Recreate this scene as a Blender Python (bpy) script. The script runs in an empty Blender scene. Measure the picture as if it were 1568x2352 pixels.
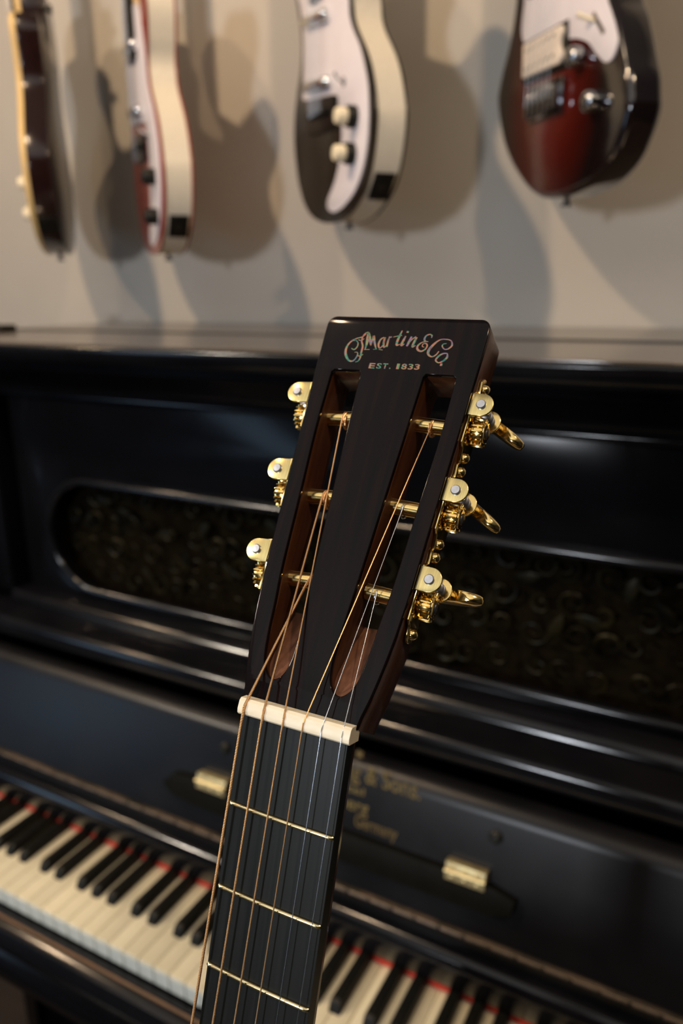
import bpy, bmesh, math, random
from math import sin, cos, pi, radians, sqrt
from mathutils import Vector, Matrix
from mathutils.geometry import tessellate_polygon

random.seed(7)
scene = bpy.context.scene
COL = scene.collection

# ------------------------------------------------------------------ camera
cam_d = bpy.data.cameras.new('camera')
cam = bpy.data.objects.new('camera', cam_d)
COL.objects.link(cam)
cam.location = (0.7274, -0.5141, 1.4854)
cam.rotation_euler = (radians(73.756), radians(0.690), radians(28.531))
cam_d.sensor_fit = 'VERTICAL'
cam_d.lens = 18.0
cam_d.sensor_height = 18.0 * 2352.0 / 1760.0
cam_d.clip_start = 0.02
cam_d.dof.use_dof = True
cam_d.dof.focus_distance = 0.312
cam_d.dof.aperture_fstop = 4.2
scene.camera = cam

# ------------------------------------------------------------------ world and lights
world = bpy.data.worlds.new('world'); scene.world = world
world.use_nodes = True
world.node_tree.nodes['Background'].inputs[0].default_value = (0.75, 0.85, 1.0, 1)
world.node_tree.nodes['Background'].inputs[1].default_value = 0.004


def aim(o, target):
    d = Vector(target) - o.location
    o.rotation_euler = d.to_track_quat('-Z', 'Y').to_euler()


def area(name, loc, target, sx, sy, power, col):
    l = bpy.data.lights.new(name, 'AREA'); l.shape = 'RECTANGLE'
    l.size = sx; l.size_y = sy; l.energy = power; l.color = col
    o = bpy.data.objects.new(name, l); COL.objects.link(o)
    o.location = loc; aim(o, target)
    return o


def spot(name, loc, target, power, col, size=0.03, cone=95, blend=0.6):
    l = bpy.data.lights.new(name, 'SPOT'); l.energy = power; l.color = col
    l.shadow_soft_size = size; l.spot_size = radians(cone); l.spot_blend = blend
    o = bpy.data.objects.new(name, l); COL.objects.link(o)
    o.location = loc; aim(o, target)
    return o


area('daylight_shop_window', (0.02, -3.2, 1.70), (0.15, 0.6, 1.6), 0.26, 0.30, 46, (0.88, 0.93, 1.0))
area('daylight_glazed_door', (-3.12, -3.1, 0.95), (0.0, 0.0, 0.9), 0.9, 1.5, 22, (0.48, 0.71, 1.0))
area('ceiling_fill_light', (0.3, -1.6, 2.77), (0.3, -1.59, 0), 3.0, 2.2, 14, (1.0, 0.92, 0.82))  # added soft fill standing in for a bright ceiling, no fitted panel
spot('ceiling_or_fill_lamp', (-0.22, -0.42, 2.52), (-0.08, 0.7, 1.6), 50, (1.0, 0.72, 0.45), cone=105)
spot('ceiling_or_fill_lamp', (1.25, -0.55, 2.60), (0.80, 0.7, 1.7), 40, (1.0, 0.74, 0.48), cone=105)
spot('ceiling_or_fill_lamp', (-1.40, -0.50, 2.60), (-0.55, 0.7, 1.6), 38, (1.0, 0.72, 0.45), cone=105)
spot('ceiling_or_fill_lamp', (-1.25, -1.45, 2.45), (0.35, -0.10, 0.90), 140, (1.0, 0.88, 0.72), size=0.05, cone=42, blend=0.5)  # added fill spot to brighten nut, strings and keys, cone kept off the wall

vs = scene.view_settings
vs.view_transform = 'Standard'
vs.look = 'None'
vs.exposure = -0.15
vs.gamma = 1.0
vs.use_curve_mapping = False


# ------------------------------------------------------------------ materials
def mat(name, c, rough=0.5, metal=0.0, c2=None, scale=20.0, stretch=(1, 1, 1), bump=0.0, coat=0.0, spec=0.5,
        detail=4.0, rnd=0.0, rvar=0.0):
    m = bpy.data.materials.new(name); m.use_nodes = True
    nt = m.node_tree; N = nt.nodes; L = nt.links
    b = N['Principled BSDF']
    b.inputs['Base Color'].default_value = (*c, 1)
    b.inputs['Roughness'].default_value = rough
    b.inputs['Metallic'].default_value = metal
    b.inputs['Specular IOR Level'].default_value = spec
    if coat:
        b.inputs['Coat Weight'].default_value = coat
        b.inputs['Coat Roughness'].default_value = 0.08
    tc = N.new('ShaderNodeTexCoord'); mp = N.new('ShaderNodeMapping')
    mp.inputs['Scale'].default_value = stretch
    L.new(tc.outputs['Object'], mp.inputs['Vector'])
    no = N.new('ShaderNodeTexNoise'); no.inputs['Scale'].default_value = scale
    no.inputs['Detail'].default_value = detail
    L.new(mp.outputs[0], no.inputs['Vector'])
    if c2 is not None:
        r = N.new('ShaderNodeValToRGB')
        r.color_ramp.elements[0].position = 0.35; r.color_ramp.elements[0].color = (*c, 1)
        r.color_ramp.elements[1].position = 0.65; r.color_ramp.elements[1].color = (*c2, 1)
        L.new(no.outputs['Fac'], r.inputs[0])
        out = r.outputs[0]
        if rnd:
            oi = N.new('ShaderNodeObjectInfo'); hs = N.new('ShaderNodeHueSaturation')
            mr = N.new('ShaderNodeMapRange')
            mr.inputs['To Min'].default_value = 1 - rnd; mr.inputs['To Max'].default_value = 1 + rnd * 0.5
            L.new(oi.outputs['Random'], mr.inputs['Value']); L.new(mr.outputs[0], hs.inputs['Value'])
            L.new(out, hs.inputs['Color']); out = hs.outputs[0]
        L.new(out, b.inputs['Base Color'])
    if rvar:
        mr = N.new('ShaderNodeMapRange')
        mr.inputs['To Min'].default_value = max(0.02, rough - rvar); mr.inputs['To Max'].default_value = rough + rvar
        L.new(no.outputs['Fac'], mr.inputs['Value']); L.new(mr.outputs[0], b.inputs['Roughness'])
    if bump:
        bp = N.new('ShaderNodeBump'); bp.inputs['Strength'].default_value = bump; bp.inputs['Distance'].default_value = 0.001
        L.new(no.outputs['Fac'], bp.inputs['Height']); L.new(bp.outputs[0], b.inputs['Normal'])
    return m


def pearl():
    m = bpy.data.materials.new('abalone_pearl'); m.use_nodes = True
    N = m.node_tree.nodes; L = m.node_tree.links; b = N['Principled BSDF']
    tc = N.new('ShaderNodeTexCoord')
    no = N.new('ShaderNodeTexNoise'); no.inputs['Scale'].default_value = 330; no.inputs['Detail'].default_value = 1.5
    no.inputs['Distortion'].default_value = 0.8
    L.new(tc.outputs['Object'], no.inputs['Vector'])
    r = N.new('ShaderNodeValToRGB'); cr = r.color_ramp
    cr.elements[0].position = 0.28; cr.elements[0].color = (0.03, 0.12, 0.12, 1)
    cr.elements[1].position = 0.75; cr.elements[1].color = (0.10, 0.07, 0.05, 1)
    for p, c in ((0.38, (0.036, 0.187, 0.144)), (0.43, (0.158, 0.216, 0.072)), (0.49, (0.374, 0.115, 0.130)),
                 (0.55, (0.302, 0.173, 0.058)), (0.61, (0.036, 0.144, 0.187)), (0.67, (0.288, 0.108, 0.202))):
        e = cr.elements.new(p); e.color = (*c, 1)
    L.new(no.outputs['Fac'], r.inputs[0]); L.new(r.outputs[0], b.inputs['Base Color'])
    b.inputs['Roughness'].default_value = 0.3
    b.inputs['Metallic'].default_value = 0.35
    return m


def sunburst():
    m = bpy.data.materials.new('red_sunburst_lacquer'); m.use_nodes = True
    N = m.node_tree.nodes; L = m.node_tree.links; b = N['Principled BSDF']
    tc = N.new('ShaderNodeTexCoord'); mp = N.new('ShaderNodeMapping')
    mp.inputs['Location'].default_value = (0.08, 0, -0.70)
    mp.inputs['Scale'].default_value = (7.6, 0.0, 5.2)
    ln = N.new('ShaderNodeVectorMath'); ln.operation = 'LENGTH'
    L.new(tc.outputs['Object'], mp.inputs['Vector']); L.new(mp.outputs[0], ln.inputs[0])
    r = N.new('ShaderNodeValToRGB'); cr = r.color_ramp
    cr.elements[0].position = 0.30; cr.elements[0].color = (0.085, 0.006, 0.003, 1)
    cr.elements[1].position = 0.92; cr.elements[1].color = (0.006, 0.003, 0.003, 1)
    e = cr.elements.new(0.62); e.color = (0.045, 0.004, 0.0025, 1)
    L.new(ln.outputs['Value'], r.inputs[0]); L.new(r.outputs[0], b.inputs['Base Color'])
    b.inputs['Roughness'].default_value = 0.12
    b.inputs['Coat Weight'].default_value = 0.5
    return m


M = {
    'wall': mat('warm_white_plaster', (0.43, 0.395, 0.35), 0.85, c2=(0.455, 0.42, 0.37), scale=6, bump=0.05),
    'shop_wall': mat('dark_olive_shop_wall', (0.055, 0.05, 0.045), 0.85, c2=(0.07, 0.06, 0.055), scale=5),
    'ceiling': mat('white_ceiling_paint', (0.75, 0.75, 0.74), 0.9, c2=(0.78, 0.78, 0.76), scale=4),
    'floor': mat('dark_floor_boards', (0.018, 0.010, 0.006), 0.5, c2=(0.03, 0.017, 0.009), scale=6, stretch=(1, 12, 1)),
    'ebony': mat('black_piano_lacquer', (0.004, 0.004, 0.005), 0.33, c2=(0.006, 0.006, 0.007), scale=14, rvar=0.05, spec=0.25),
    'gloss_ebony': mat('polished_black_moulding', (0.003, 0.003, 0.004), 0.15, c2=(0.005, 0.005, 0.006), scale=14, rvar=0.04, spec=0.3),
    'dull_ebony': mat('worn_dull_black_panel', (0.0025, 0.0025, 0.003), 0.16, c2=(0.003, 0.003, 0.004), scale=14, rvar=0.04, spec=0.09),
    'lid': mat('black_lid_wall_reflection', (0.060, 0.044, 0.031), 0.16, c2=(0.085, 0.062, 0.043), scale=9, stretch=(0.4, 3, 1), rvar=0.04, spec=0.8),  # brown of the reflected wall painted into the black lid's base colour
    'cloth': mat('dark_gold_speaker_cloth', (0.004, 0.003, 0.002), 0.9, c2=(0.008, 0.006, 0.003), scale=60, spec=0.0),
    'scroll': mat('gilded_black_fretwork', (0.002, 0.002, 0.0015), 0.36, metal=0.3, c2=(0.013, 0.011, 0.005), spec=0.08, scale=38, detail=2),
    'brass': mat('aged_brass', (0.62, 0.52, 0.28), 0.42, metal=0.8, c2=(0.52, 0.42, 0.22), scale=90),
    'hinge': mat('dull_hinge_brass', (0.05, 0.045, 0.035), 0.45, metal=0.7, c2=(0.22, 0.16, 0.12), scale=26),
    'ivory': mat('aged_ivory', (0.60, 0.53, 0.37), 0.38, c2=(0.64, 0.57, 0.41), scale=30, rnd=0.12),
    'ivory_front': mat('pale_key_fronts', (0.44, 0.47, 0.45), 0.5, c2=(0.5, 0.53, 0.5), scale=40),
    'ebony_key': mat('ebony_key', (0.004, 0.004, 0.0035), 0.45, c2=(0.006, 0.006, 0.005), scale=40, spec=0.18),
    'felt': mat('red_felt', (0.55, 0.03, 0.015), 0.95, c2=(0.65, 0.05, 0.02), scale=200),
    'gilt': mat('faded_gilt_lettering', (0.15, 0.115, 0.04), 0.5, metal=0.2, c2=(0.09, 0.06, 0.025), scale=60, spec=0.2),
    'stain': mat('mahogany_keyslip_edge', (0.10, 0.045, 0.015), 0.4, c2=(0.13, 0.06, 0.02), scale=30),
    'veneer': mat('rosewood_veneer', (0.0028, 0.0023, 0.0028), 0.08, c2=(0.0070, 0.0034, 0.0036), scale=260, stretch=(1, 0.06, 1), spec=0.13),
    'mahogany': mat('mahogany', (0.042, 0.013, 0.0055), 0.28, c2=(0.068, 0.023, 0.0095), scale=300, stretch=(1, 0.07, 1), coat=0.2),
    'raw_mahogany': mat('raw_mahogany', (0.115, 0.040, 0.017), 0.6, c2=(0.18, 0.068, 0.03), scale=400, stretch=(1, 0.12, 1)),
    'fretboard': mat('ebony_fretboard', (0.0055, 0.006, 0.0055), 0.42, c2=(0.008, 0.009, 0.0075), scale=300, stretch=(1, 0.05, 1), spec=0.17, rvar=0.05),
    'bone': mat('bone', (0.80, 0.69, 0.50), 0.36, c2=(0.85, 0.75, 0.57), scale=140, stretch=(1, 3, 1)),
    'gold': mat('polished_gold', (0.93, 0.68, 0.26), 0.14, metal=1.0, c2=(0.90, 0.64, 0.24), scale=400, rvar=0.05),
    'gold_brushed': mat('scratched_gold', (0.80, 0.65, 0.29), 0.24, metal=1.0, c2=(0.66, 0.52, 0.22), scale=700, stretch=(3, 0.25, 1), rvar=0.06),
    'fretwire': mat('gold_fret_wire', (0.90, 0.76, 0.42), 0.2, metal=1.0, c2=(0.86, 0.7, 0.38), scale=300),
    'steel': mat('brushed_steel', (0.55, 0.56, 0.60), 0.34, metal=0.9, c2=(0.48, 0.49, 0.53), scale=500),
    'dark_steel': mat('dark_steel', (0.05, 0.05, 0.05), 0.3, metal=0.9, c2=(0.08, 0.07, 0.06), scale=300),
    'bronze': mat('phosphor_bronze', (0.88, 0.53, 0.26), 0.34, metal=1.0, c2=(0.82, 0.48, 0.23), scale=300),
    'plain_steel': mat('plain_string_steel', (0.72, 0.74, 0.78), 0.22, metal=1.0, c2=(0.66, 0.68, 0.72), scale=300),
    'pearl': pearl(),
    'burst': sunburst(),
    'black_gloss': mat('black_gloss_lacquer', (0.008, 0.007, 0.006), 0.10, c2=(0.010, 0.009, 0.008), scale=20, coat=0.4),
    'black_satin': mat('black_satin_top', (0.010, 0.008, 0.006), 0.22, c2=(0.014, 0.011, 0.008), scale=30),
    'red_top': mat('red_lacquer', (0.22, 0.020, 0.012), 0.22, c2=(0.26, 0.028, 0.016), scale=30, coat=0.3),
    'cream_side': mat('cream_vinyl_edge', (0.74, 0.67, 0.54), 0.42, c2=(0.78, 0.71, 0.58), scale=160, bump=0.1),
    'white_guard': mat('white_pickguard', (0.70, 0.655, 0.70), 0.25, c2=(0.73, 0.685, 0.73), scale=40),
    'cream': mat('cream_plastic', (0.80, 0.70, 0.50), 0.3, c2=(0.84, 0.74, 0.54), scale=60),
    'chrome': mat('chrome', (0.80, 0.82, 0.84), 0.08, metal=1.0, c2=(0.76, 0.78, 0.80), scale=200),
    'dark_chrome': mat('dark_chrome', (0.42, 0.43, 0.45), 0.14, metal=1.0, c2=(0.36, 0.37, 0.39), scale=200),
    'ivory_plastic': mat('ivory_plastic', (0.66, 0.57, 0.48), 0.35, c2=(0.70, 0.61, 0.52), scale=60),
    'black_plastic': mat('black_plastic', (0.006, 0.006, 0.005), 0.45, c2=(0.009, 0.009, 0.007), scale=60, spec=0.25),
    'rest_black': mat('matt_black_rest', (0.003, 0.003, 0.002), 0.6, c2=(0.004, 0.004, 0.003), scale=60, spec=0.08),
    'walnut': mat('dark_cherry_lacquer', (0.010, 0.004, 0.004), 0.15, c2=(0.018, 0.007, 0.006), scale=60, stretch=(6, 6, 0.5)),
    'binding': mat('aged_cream_binding', (0.72, 0.50, 0.20), 0.4, c2=(0.76, 0.54, 0.24), scale=80),
    'maple': mat('maple_neck', (0.55, 0.36, 0.17), 0.35, c2=(0.62, 0.42, 0.2), scale=60, stretch=(6, 6, 0.6)),
    'spruce': mat('aged_spruce', (0.55, 0.34, 0.14), 0.3, c2=(0.62, 0.40, 0.18), scale=300, stretch=(1, 0.04, 1)),
    'powder_black': mat('black_powder_coat', (0.012, 0.012, 0.012), 0.5, c2=(0.018, 0.018, 0.018), scale=90),
}


# ------------------------------------------------------------------ mesh helpers
def link(o, parent=None):
    COL.objects.link(o)
    if parent is not None:
        o.parent = parent
    return o


def obj(name, vf, m, parent=None, smooth=40, mats=None):
    v, f = vf[0], vf[1]
    me = bpy.data.meshes.new(name)
    me.from_pydata([tuple(p) for p in v], [], f)
    me.update()
    bm = bmesh.new(); bm.from_mesh(me)
    bmesh.ops.recalc_face_normals(bm, faces=bm.faces)
    bm.to_mesh(me); bm.free()
    me.materials.append(m if not isinstance(m, str) else M[m])
    if smooth:
        me.polygons.foreach_set('use_smooth', [True] * len(me.polygons))
        me.set_sharp_from_angle(angle=radians(smooth))
    return link(bpy.data.objects.new(name, me), parent)


def dup(o, parent=None, deep=True):
    c = o.copy(); COL.objects.link(c); c.parent = parent
    if deep:
        for ch in list(o.children):
            dup(ch, c)
    return c


def thing(name, label, cat, loc=(0, 0, 0), rot=(0, 0, 0), group=None):
    o = bpy.data.objects.new(name, None); COL.objects.link(o)
    o.location = loc; o.rotation_euler = rot; o.empty_display_size = 0.05
    tag(o, label, cat, group)
    return o


def tag(o, label, cat, group=None):
    o['label'] = label; o['category'] = cat
    if group:
        o['group'] = group
    return o


def join(*parts):
    V = []; F = []
    for v, f in parts:
        n = len(V); V += [Vector(p) for p in v]; F += [tuple(i + n for i in q) for q in f]
    return V, F


def xf(vf, mtx):
    return [mtx @ Vector(p) for p in vf[0]], vf[1]


def box(x0, x1, y0, y1, z0, z1, bevel=0.0, seg=2):
    bm = bmesh.new()
    bmesh.ops.create_cube(bm, size=1)
    for v in bm.verts:
        v.co = Vector(((x0 + x1) / 2 + v.co.x * (x1 - x0), (y0 + y1) / 2 + v.co.y * (y1 - y0), (z0 + z1) / 2 + v.co.z * (z1 - z0)))
    if bevel:
        bmesh.ops.bevel(bm, geom=list(bm.edges), offset=bevel, segments=seg, affect='EDGES', profile=0.5)
    bm.verts.index_update()
    r = [v.co.copy() for v in bm.verts], [tuple(v.index for v in f.verts) for f in bm.faces]
    bm.free()
    return r


def catmull(pts, n=6, closed=True):
    out = []; k = len(pts)
    P = [Vector(p) for p in pts]
    rng = range(k) if closed else range(k - 1)
    for i in rng:
        if closed:
            a, b, c, d = P[(i - 1) % k], P[i], P[(i + 1) % k], P[(i + 2) % k]
        else:
            a, b, c, d = P[max(i - 1, 0)], P[i], P[i + 1], P[min(i + 2, k - 1)]
        for j in range(n):
            t = j / n
            out.append(0.5 * ((2 * b) + (c - a) * t + (2 * a - 5 * b + 4 * c - d) * t * t + (3 * b - a - 3 * c + d) * t ** 3))
    if not closed:
        out.append(P[-1].copy())
    return out


def parea(l):
    return 0.5 * sum(l[i][0] * l[(i + 1) % len(l)][1] - l[(i + 1) % len(l)][0] * l[i][1] for i in range(len(l)))


def inset(loop, d):
    """move a closed 2D loop towards its left-hand side by d (inward for CCW)"""
    n = len(loop); out = []
    for i in range(n):
        a, b, c = loop[i - 1], loop[i], loop[(i + 1) % n]
        e1 = Vector((b[0] - a[0], b[1] - a[1])); e2 = Vector((c[0] - b[0], c[1] - b[1]))
        if e1.length < 1e-9 or e2.length < 1e-9:
            out.append((b[0], b[1])); continue
        e1.normalize(); e2.normalize()
        n1 = Vector((-e1.y, e1.x)); n2 = Vector((-e2.y, e2.x))
        m = n1 + n2
        if m.length < 1e-6:
            m = n1
        m.normalize()
        k = d / max(0.5, m.dot(n1))
        out.append((b[0] + m.x * k, b[1] + m.y * k))
    return out


def shape(loops, h0, h1, bevel=0.0, seg=2, both=True):
    """solid from 2D loops (first outer, rest holes), extruded from h0 to h1 with rounded rims"""
    L = []
    for i, l in enumerate(loops):
        l = [(p[0], p[1]) for p in l]
        if (parea(l) > 0) != (i == 0):
            l = l[::-1]
        L.append(l)
    levels = []
    if bevel and both:
        for s in range(seg + 1):
            a = s / seg * pi / 2
            levels.append((h0 + bevel * (1 - sin(a)), bevel * (1 - cos(a))))
        levels = [(h0 + bevel * (1 - cos(s / seg * pi / 2)), bevel * (1 - sin(s / seg * pi / 2))) for s in range(seg + 1)]
    else:
        levels = [(h0, 0.0)]
    if bevel:
        levels += [(h1 - bevel * (1 - sin(s / seg * pi / 2)), bevel * (1 - cos(s / seg * pi / 2))) for s in range(seg + 1)]
    else:
        levels += [(h1, 0.0)]
    V = []; F = []; rings = []
    for l in L:
        rr = []
        for h, d in levels:
            q = inset(l, d) if d else l
            rr.append(list(range(len(V), len(V) + len(q))))
            V += [Vector((p[0], p[1], h)) for p in q]
        for a, b in zip(rr[:-1], rr[1:]):
            n = len(a)
            for i in range(n):
                F.append((a[i], a[(i + 1) % n], b[(i + 1) % n], b[i]))
        rings.append(rr)
    for k in (0, -1):
        idx = [i for rr in rings for i in rr[k]]
        tri = tessellate_polygon([[V[i] for i in rr[k]] for rr in rings])
        for t in tri:
            F.append(tuple(idx[i] for i in t))
    return V, F


def frames(path):
    P = [Vector(p) for p in path]; n = len(P); out = []
    ref = None
    for i in range(n):
        t = (P[min(i + 1, n - 1)] - P[max(i - 1, 0)])
        t.normalize()
        if ref is None:
            ref = Vector((0, 0, 1)) if abs(t.z) < 0.9 else Vector((1, 0, 0))
        u = ref - t * ref.dot(t); u.normalize()
        w = t.cross(u); ref = u
        out.append((P[i], u, w))
    return out


def tube(path, r, seg=10, caps=True):
    fr = frames(path); V = []; F = []
    for i, (p, u, w) in enumerate(fr):
        rr = r[i] if isinstance(r, (list, tuple)) else r
        for k in range(seg):
            a = 2 * pi * k / seg
            V.append(p + u * (cos(a) * rr) + w * (sin(a) * rr))
    for i in range(len(fr) - 1):
        for k in range(seg):
            a = i * seg + k; b = i * seg + (k + 1) % seg
            F.append((a, b, b + seg, a + seg))
    if caps:
        F.append(tuple(range(seg - 1, -1, -1))); m = (len(fr) - 1) * seg
        F.append(tuple(range(m, m + seg)))
    return V, F


def lathe(prof, seg=24, axis='Z', caps=True):
    """prof: list of (radius, height)"""
    V = []; F = []
    for r, h in prof:
        for k in range(seg):
            a = 2 * pi * k / seg
            if axis == 'Z':
                V.append(Vector((r * cos(a), r * sin(a), h)))
            elif axis == 'X':
                V.append(Vector((h, r * cos(a), r * sin(a))))
            else:
                V.append(Vector((r * cos(a), h, r * sin(a))))
    for i in range(len(prof) - 1):
        for k in range(seg):
            a = i * seg + k; b = i * seg + (k + 1) % seg
            F.append((a, b, b + seg, a + seg))
    if caps:
        F.append(tuple(range(seg - 1, -1, -1))); m = (len(prof) - 1) * seg
        F.append(tuple(range(m, m + seg)))
    return V, F


def rail(prof, x0, x1):
    """closed (y, z) profile swept along X"""
    n = len(prof)
    V = [Vector((x0, p[0], p[1])) for p in prof] + [Vector((x1, p[0], p[1])) for p in prof]
    F = [(i, (i + 1) % n, n + (i + 1) % n, n + i) for i in range(n)]
    tri = tessellate_polygon([[Vector((p[0], p[1], 0)) for p in prof]])
    for t in tri:
        F.append(tuple(t)); F.append(tuple(i + n for i in t))
    return V, F


def arc(cx, cy, r, a0, a1, n=8):
    return [(cx + r * cos(radians(a0 + (a1 - a0) * i / n)), cy + r * sin(radians(a0 + (a1 - a0) * i / n))) for i in range(n + 1)]


def text_vf(body, size, depth, bold=0.0, shear=0.0, space=1.0):
    cu = bpy.data.curves.new('lettering', 'FONT')
    cu.body = body; cu.size = size; cu.extrude = depth; cu.offset = bold; cu.shear = shear; cu.space_character = space
    cu.resolution_u = 3
    o = bpy.data.objects.new('lettering', cu); COL.objects.link(o)
    bpy.context.view_layer.update()
    me = o.evaluated_get(bpy.context.evaluated_depsgraph_get()).to_mesh()
    r = [v.co.copy() for v in me.vertices], [tuple(p.vertices) for p in me.polygons]
    COL.objects.unlink(o); bpy.data.objects.remove(o)
    return r


# ------------------------------------------------------------------ the room
WALL_Y = 0.735


def struct(name, vf, m):
    o = obj(name, vf, m, smooth=0); o['kind'] = 'structure'
    return o


struct('floor', box(-3.2, 3.6, -4.3, WALL_Y, -0.05, 0.0), 'floor')
struct('wall_back', box(-3.2, 3.6, WALL_Y, WALL_Y + 0.1, 0, 2.8), 'wall')
struct('wall_left', box(-3.3, -3.2, -4.3, WALL_Y, 0, 2.8), 'shop_wall')
struct('wall_right', box(3.6, 3.7, -4.3, WALL_Y, 0, 2.8), 'shop_wall')
struct('wall_front', box(-3.2, 3.6, -4.4, -4.3, 0, 2.8), 'shop_wall')
struct('ceiling', box(-3.2, 3.6, -4.3, WALL_Y, 2.8, 2.9), 'ceiling')

# ------------------------------------------------------------------ the piano
piano = thing('upright_piano', 'old black upright piano with its keyboard open, standing against the wall', 'piano')
PX0, PX1 = -0.36, 1.02


def P(name, vf, m, par=None, smooth=40):
    return obj(name, vf, m, par or piano, smooth)


# lid: front leaf with rounded nose, rear leaf a little higher
nose = [(0.165, 1.4175)] + [(0.165 + 0.004 - 0.004 * cos(radians(a)), 1.4180 + 0.004 * sin(radians(a))) for a in (30, 60, 90)] + \
       [(0.176, 1.4225), (0.176, 1.398), (0.190, 1.396), (0.180, 1.399), (0.170, 1.407), (0.1675, 1.412)]
nose = nose[:4] + [(0.178, 1.4220), (0.178, 1.398), (0.174, 1.401), (0.170, 1.406), (0.1675, 1.411)]
P('lid_nosing', rail(nose, PX0 - 0.11, PX1 + 0.04), 'gloss_ebony')
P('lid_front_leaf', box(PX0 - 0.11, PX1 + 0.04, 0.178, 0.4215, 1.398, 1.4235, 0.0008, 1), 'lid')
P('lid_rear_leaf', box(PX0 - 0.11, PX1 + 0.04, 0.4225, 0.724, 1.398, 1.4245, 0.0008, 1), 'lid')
P('lid_hinge', tube([(PX0 - 0.10, 0.422, 1.4235), (PX1 + 0.02, 0.422, 1.4235)], 0.0018), 'ebony')
# cornice below the lid
P('cornice', rail([(0.19, 1.398), (0.192, 1.388), (0.205, 1.378), (0.222, 1.366), (0.232, 1.356), (0.234, 1.348), (0.30, 1.348), (0.30, 1.398)], PX0 - 0.01, PX1 + 0.01), 'dull_ebony')
# case sides and back
P('side_panel', box(PX0, PX0 + 0.035, 0.19, 0.70, 0.0, 1.398, 0.002), 'ebony')
P('side_panel', box(PX1 - 0.035, PX1, 0.19, 0.70, 0.0, 1.398, 0.002), 'ebony')
P('back_panel', box(PX0 + 0.035, PX1 - 0.035, 0.66, 0.70, 0.05, 1.398), 'ebony')
for xa in (PX0 + 0.03, PX1 - 0.03 - 0.06):
    P('pilaster', box(xa, xa + 0.06, 0.226, 0.30, 1.03, 1.352, 0.006, 3), 'dull_ebony')
# upper panel: frame with a long opening with rounded ends
ux0, ux1 = PX0 + 0.10, PX1 - 0.10
oz0, oz1 = 1.052, 1.222
ox0, ox1 = ux0 + 0.062, ux1 - 0.062
rr = (oz1 - oz0) / 2
opening = arc(ox1 - rr, oz0 + rr, rr, -90, 90, 14) + arc(ox0 + rr, oz0 + rr, rr, 90, 270, 14)
up = shape([[(ux0, 1.03), (ux1, 1.03), (ux1, 1.350), (ux0, 1.350)], opening], 0.0, 0.02, 0.003)
ROTF = Matrix(((1, 0, 0, 0), (0, 0, 1, 0), (0, 1, 0, 0), (0, 0, 0, 1)))     # (x, z, y)
P('upper_panel', xf(up, Matrix.Translation((0, 0.252, 0)) @ ROTF), 'dull_ebony')
mo = [(p[0], 0.251, p[1]) for p in opening]; mo.append(mo[0]); mo.append(mo[1])
P('panel_moulding', tube(mo, 0.0065, 10, caps=False), 'gloss_ebony')
P('top_bead', tube([(ux0 - 0.01, 0.250, 1.345), (ux1 + 0.01, 0.250, 1.345)], 0.006), 'gloss_ebony')
P('cloth_backing', box(ux0 + 0.01, ux1 - 0.01, 0.285, 0.29, 1.035, 1.34), 'cloth')


def scroll(cx, cz, r, turns, a0, flip, rad):
    pts = []; n = int(18 * turns)
    for i in range(n + 1):
        t = i / n; a = a0 + flip * t * turns * 2 * pi; q = r * (1 - 0.82 * t)
        pts.append((cx + cos(a) * q, 0.276 - 0.004 * sin(t * pi), cz + sin(a) * q * 0.9))
    return tube(pts, [rad * (0.35 + 0.9 * sin(pi * min(1, 0.12 + i / n))) for i in range(n + 1)], 6)


rs = random.Random(3)
k = 0
x = ox0 + 0.035
while x < ox1 - 0.03:
    for row in range(4):
        cz = oz0 + 0.024 + row * 0.040 + rs.uniform(-0.007, 0.007)
        if (x < ox0 + 0.06 or x > ox1 - 0.06) and row not in (1, 2):
            continue
        r = rs.uniform(0.012, 0.021)
        P('scroll', scroll(x + rs.uniform(-0.008, 0.008), cz, r, rs.uniform(1.1, 1.6), rs.uniform(0, 6.28), 1 if (k + row) % 2 else -1, rs.uniform(0.0013, 0.0024)), 'scroll')
    # leaf with a pointed tip
    cx, cz, a = x + 0.022, oz0 + rs.uniform(0.03, 0.14), rs.uniform(0, 6.28)
    lf = [(0.020, 0), (0.008, 0.006), (-0.006, 0.007), (-0.014, 0.0), (-0.006, -0.007), (0.008, -0.006)]
    P('leaf', xf(shape([lf], 0, 0.004, 0.0012), Matrix.Translation((cx, 0.272, cz)) @ ROTF @ Matrix.Rotation(a, 4, 'Z')), 'scroll')
    x += 0.037; k += 1

# ledge and bead at the foot of the upper panel
P('ledge', rail([(0.172, 0.998)] + [(0.172 + 0.010 - 0.010 * cos(radians(a)), 1.008 + 0.010 * sin(radians(a))) for a in (0, 30, 60, 90)] + [(0.30, 1.018), (0.30, 0.990), (0.176, 0.990)], PX0 + 0.03, PX1 - 0.03), 'gloss_ebony')
P('ledge_bead', rail([(0.222, 1.018), (0.2195, 1.024), (0.222, 1.031), (0.229, 1.036), (0.238, 1.038), (0.26, 1.038), (0.26, 1.018)], PX0 + 0.09, PX1 - 0.09), 'gloss_ebony')

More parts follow.
